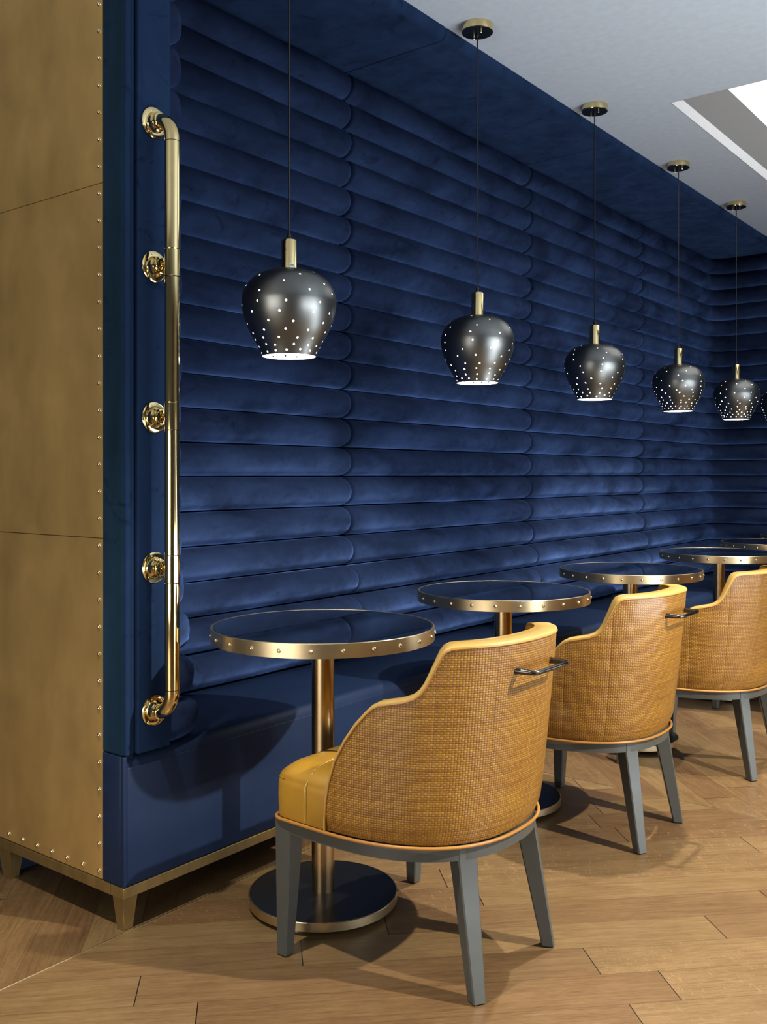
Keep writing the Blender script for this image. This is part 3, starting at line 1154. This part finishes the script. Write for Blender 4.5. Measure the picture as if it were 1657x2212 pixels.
def smooth_prof(pf, n=3):
    out = []
    P = [Vector((r, h, 0)) for r, h in pf]
    for i in range(len(P) - 1):
        p0, p1, p2, p3 = P[max(0, i - 1)], P[i], P[i + 1], P[min(len(P) - 1, i + 2)]
        for k in range(n):
            t = k / n
            out.append(0.5 * ((2 * p1) + (-p0 + p2) * t + (2 * p0 - 5 * p1 + 4 * p2 - p3) * t * t + (-p0 + 3 * p1 - 3 * p2 + p3) * t ** 3))
    out.append(P[-1])
    return [(v.x, v.y) for v in out]


def build_shade_mesh(rows, seed):
    """spun shade with real punched holes; material 0 outside, 1 inside"""
    pf = smooth_prof(SPROF, 3)
    th = 0.0016
    bm = B()
    inner = []
    for i, (r, h) in enumerate(pf):
        a, b = pf[max(0, i - 1)], pf[min(len(pf) - 1, i + 1)]
        tx, ty = b[0] - a[0], b[1] - a[1]
        L = math.hypot(tx, ty)
        nx, ny = ty / L, -tx / L
        inner.append((r - nx * th, h - ny * th))
    loop = pf + list(reversed(inner))
    seg = 96
    rings = []
    for r, h in loop:
        rings.append([Vector((math.cos(2 * PI * i / seg) * r, math.sin(2 * PI * i / seg) * r, h)) for i in range(seg)])
    rings.append(rings[0])
    loft(bm, rings, True)
    bmesh.ops.remove_doubles(bm, verts=bm.verts, dist=1e-6)
    bmesh.ops.recalc_face_normals(bm, faces=bm.faces)
    me = bpy.data.meshes.new('shade_raw')
    bm.to_mesh(me)
    bm.free()
    sh = bpy.data.objects.new('shade_raw', me)
    COL.objects.link(sh)
    # cutters
    rnd = random.Random(seed)
    cb = B()
    holes = []

    def rad(h):
        for (r0, h0), (r1, h1) in zip(pf[:-1], pf[1:]):
            if h0 <= h <= h1:
                f = (h - h0) / (h1 - h0 + 1e-9)
                dr, dh = r1 - r0, h1 - h0
                L = math.hypot(dr, dh)
                return r0 + (r1 - r0) * f, (dh / L, -dr / L)
        return 0.05, (1, 0)

    for ri, (h, cnt) in enumerate(rows):
        for k in range(cnt):
            a = 2 * PI * (k + 0.5 * (ri % 2) + rnd.uniform(-0.16, 0.16)) / cnt
            hh = h + rnd.uniform(-0.003, 0.003)
            r, (nr, nh) = rad(hh)
            c = Vector((math.cos(a) * r, math.sin(a) * r, hh))
            nrm = Vector((math.cos(a) * nr, math.sin(a) * nr, nh)).normalized()
            tube(cb, [c - nrm * 0.006, c + nrm * 0.006], 0.0031, 10)
    bmesh.ops.recalc_face_normals(cb, faces=cb.faces)
    cme = bpy.data.meshes.new('cutter')
    cb.to_mesh(cme)
    cb.free()
    cu = bpy.data.objects.new('cutter', cme)
    COL.objects.link(cu)
    md = sh.modifiers.new('holes', 'BOOLEAN')
    md.operation = 'DIFFERENCE'
    md.object = cu
    md.solver = 'EXACT'
    dg = bpy.context.evaluated_depsgraph_get()
    out = bpy.data.meshes.new_from_object(sh.evaluated_get(dg))
    bpy.data.objects.remove(sh)
    bpy.data.objects.remove(cu)
    out.materials.clear()
    out.materials.append(M['shade_black'])
    out.materials.append(M['shade_white'])
    # analytic normals keep the punched sheet smooth
    nv = []
    for v in out.vertices:
        h = min(max(v.co.z, pf[0][1] + 1e-4), pf[-1][1] - 1e-4)
        r, (nr, nh) = rad(h)
        a = math.atan2(v.co.y, v.co.x)
        nv.append(Vector((math.cos(a) * nr, math.sin(a) * nr, nh)).normalized())
    for p in out.polygons:
        c = p.center
        a = math.atan2(c.y, c.x)
        h = min(max(c.z, pf[0][1] + 1e-4), pf[-1][1] - 1e-4)
        r, (nr, nh) = rad(h)
        on = Vector((math.cos(a) * nr, math.sin(a) * nr, nh))
        d = p.normal.dot(on)
        p.use_smooth = True
        p.material_index = 0 if d > 0.5 else 1
    cn = []
    for p in out.polygons:
        c = p.center
        for li in p.loop_indices:
            vn = nv[out.loops[li].vertex_index]
            d = p.normal.dot(vn)
            if d > 0.6:
                cn.append(vn)
            elif d < -0.6:
                cn.append(-vn)
            else:
                cn.append(p.normal.copy())
    out.normals_split_custom_set([tuple(v) for v in cn])
    out.name = 'lamp_shade'
    return out


SPARSE = build_shade_mesh([(0.010, 15), (0.025, 13), (0.043, 12), (0.063, 11), (0.086, 9), (0.112, 9), (0.140, 8), (0.168, 7), (0.193, 6), (0.216, 5), (0.233, 3)], 11)
DENSE = build_shade_mesh([(0.011, 18), (0.024, 18), (0.038, 17), (0.053, 15), (0.070, 12), (0.088, 11), (0.105, 10), (0.126, 9), (0.152, 8), (0.178, 7), (0.203, 7), (0.226, 5)], 5)
PB = 1.487          # height of the shade's lower rim


def make_pendant():
    """built around local origin at the ceiling point"""
    t = thing('pendant_lamp', None, 'pendant lamp', (0, 0, 0), 'black perforated pendant lamps')
    zc = -(CEIL - PB)
    s = bpy.data.objects.new('lamp_shade', SPARSE)
    COL.objects.link(s)
    s.parent = t
    s.location = (0, 0, zc)
    obj('neck', lathe(B(), [(0.0205, zc + 0.2455), (0.0230, zc + 0.247), (0.0225, zc + 0.250), (0.0225, zc + 0.328), (0.0205, zc + 0.3315), (0.010, zc + 0.3325)], 40), 'brass_polish', t)
    obj('cord_grip', lathe(B(), [(0.0068, zc + 0.332), (0.0068, zc + 0.340), (0.0055, zc + 0.341), (0.0060, zc + 0.344), (0.0035, zc + 0.353), (0.0030, zc + 0.356)], 16), 'black_plastic', t)
    obj('cord', lathe(B(), [(0.0030, zc + 0.354), (0.0030, -0.040)], 10), 'black_plastic', t)
    cn = obj('canopy', lathe(B(), [(0.0570, 0.0), (0.0575, -0.001), (0.0575, -0.026), (0.0570, -0.0275), (0.0545, -0.0280)], 56), 'brass_polish', t)
    obj('canopy_plate', lathe(B(), [(0.0545, -0.0275), (0.0545, -0.0285)], 48), 'black_cap', cn)
    obj('canopy_grip', lathe(B(), [(0.0065, -0.028), (0.0065, -0.040), (0.0035, -0.044)], 16), 'black_plastic', cn)
    for a in (-0.55, PI - 0.55):
        bm = lathe(B(), [(0.0035, -0.028), (0.0035, -0.032), (0.0022, -0.033), (0.0040, -0.036), (0.0040, -0.039), (0.0022, -0.042)], 12, origin=(0.030 * math.cos(a), 0.030 * math.sin(a), 0))
        obj('thumb_nut', bm, 'brass_rivet', cn)
    obj('bulb', lathe(B(), [(0.004, zc + 0.135), (0.016, zc + 0.139), (0.024, zc + 0.152), (0.024, zc + 0.165), (0.015, zc + 0.185), (0.012, zc + 0.200), (0.012, zc + 0.240)], 24), 'bulb', t)
    obj('lamp_holder', lathe(B(), [(0.018, zc + 0.205), (0.018, zc + 0.244)], 20), 'shade_white', t)
    return t


PPOS = [(2.016, 0.0, 'black perforated pendant lamp, nearest and largest, a small white tag on its brass neck'),
        (3.019, 1.1, 'black perforated pendant lamp, second from the handrail, above the second table'),
        (3.998, 2.3, 'black perforated pendant lamp hanging above the third table'),
        (5.007, 3.7, 'black perforated pendant lamp, fourth in the row, above the fourth table'),
        (5.955, 5.0, 'black perforated pendant lamp, fifth in the row, last one seen whole'),
        (6.90, 0.7, 'black perforated pendant lamp mostly beyond the picture edge, past the fifth lamp')]
pd0 = make_pendant()
for i, (y, rz, lab) in enumerate(PPOS):
    p = pd0 if i == 0 else copy_tree(pd0)
    p.location = (-1.90, y, CEIL)
    for ch in kids(p):
        if ch.name.startswith('lamp_shade'):
            ch.rotation_euler = (0, 0, rz)
            if i >= 3:
                ch.data = DENSE
    p['label'] = lab
    lamp('pendant_glow', 'POINT', (-1.90, y, PB + 0.118), 5.0, (1.0, 0.97, 0.88), shadow_soft_size=0.018)

# small tag on the nearest lamp's neck
pd_first = pd0
zc = -(CEIL - PB)
bm = B()
ang0 = math.radians(-62 + 18)
rings = []
for k in range(7):
    a = ang0 + k / 6 * math.radians(38)
    rings.append([Vector((math.cos(a) * 0.0229, math.sin(a) * 0.0229, zc + 0.2485)), Vector((math.cos(a) * 0.0229, math.sin(a) * 0.0229, zc + 0.2610)),
                  Vector((math.cos(a) * 0.0233, math.sin(a) * 0.0233, zc + 0.2610)), Vector((math.cos(a) * 0.0233, math.sin(a) * 0.0233, zc + 0.2485))])
loft(bm, rings, True, True, True)
tg = obj('tag', bm, 'label_white', pd_first)
tg['label'] = 'small white printed tag'

ft = bpy.data.curves.new('tag_print', 'FONT')
ft.body = 'M002'
ft.size = 0.0062
ft.align_x = 'CENTER'
ft.align_y = 'CENTER'
ft.extrude = 0.00005
ft.materials.append(M['label_ink'])
tmp = bpy.data.objects.new('tmp', ft)
COL.objects.link(tmp)
tpm = bpy.data.meshes.new_from_object(tmp.evaluated_get(bpy.context.evaluated_depsgraph_get()))
bpy.data.objects.remove(tmp)
tp = bpy.data.objects.new('print', tpm)
COL.objects.link(tp)
am = ang0 + math.radians(19)
tp.parent = tg
tp.location = (math.cos(am) * 0.0236, math.sin(am) * 0.0236, zc + 0.2565)
tp.rotation_euler = (PI / 2, 0, am + PI / 2)
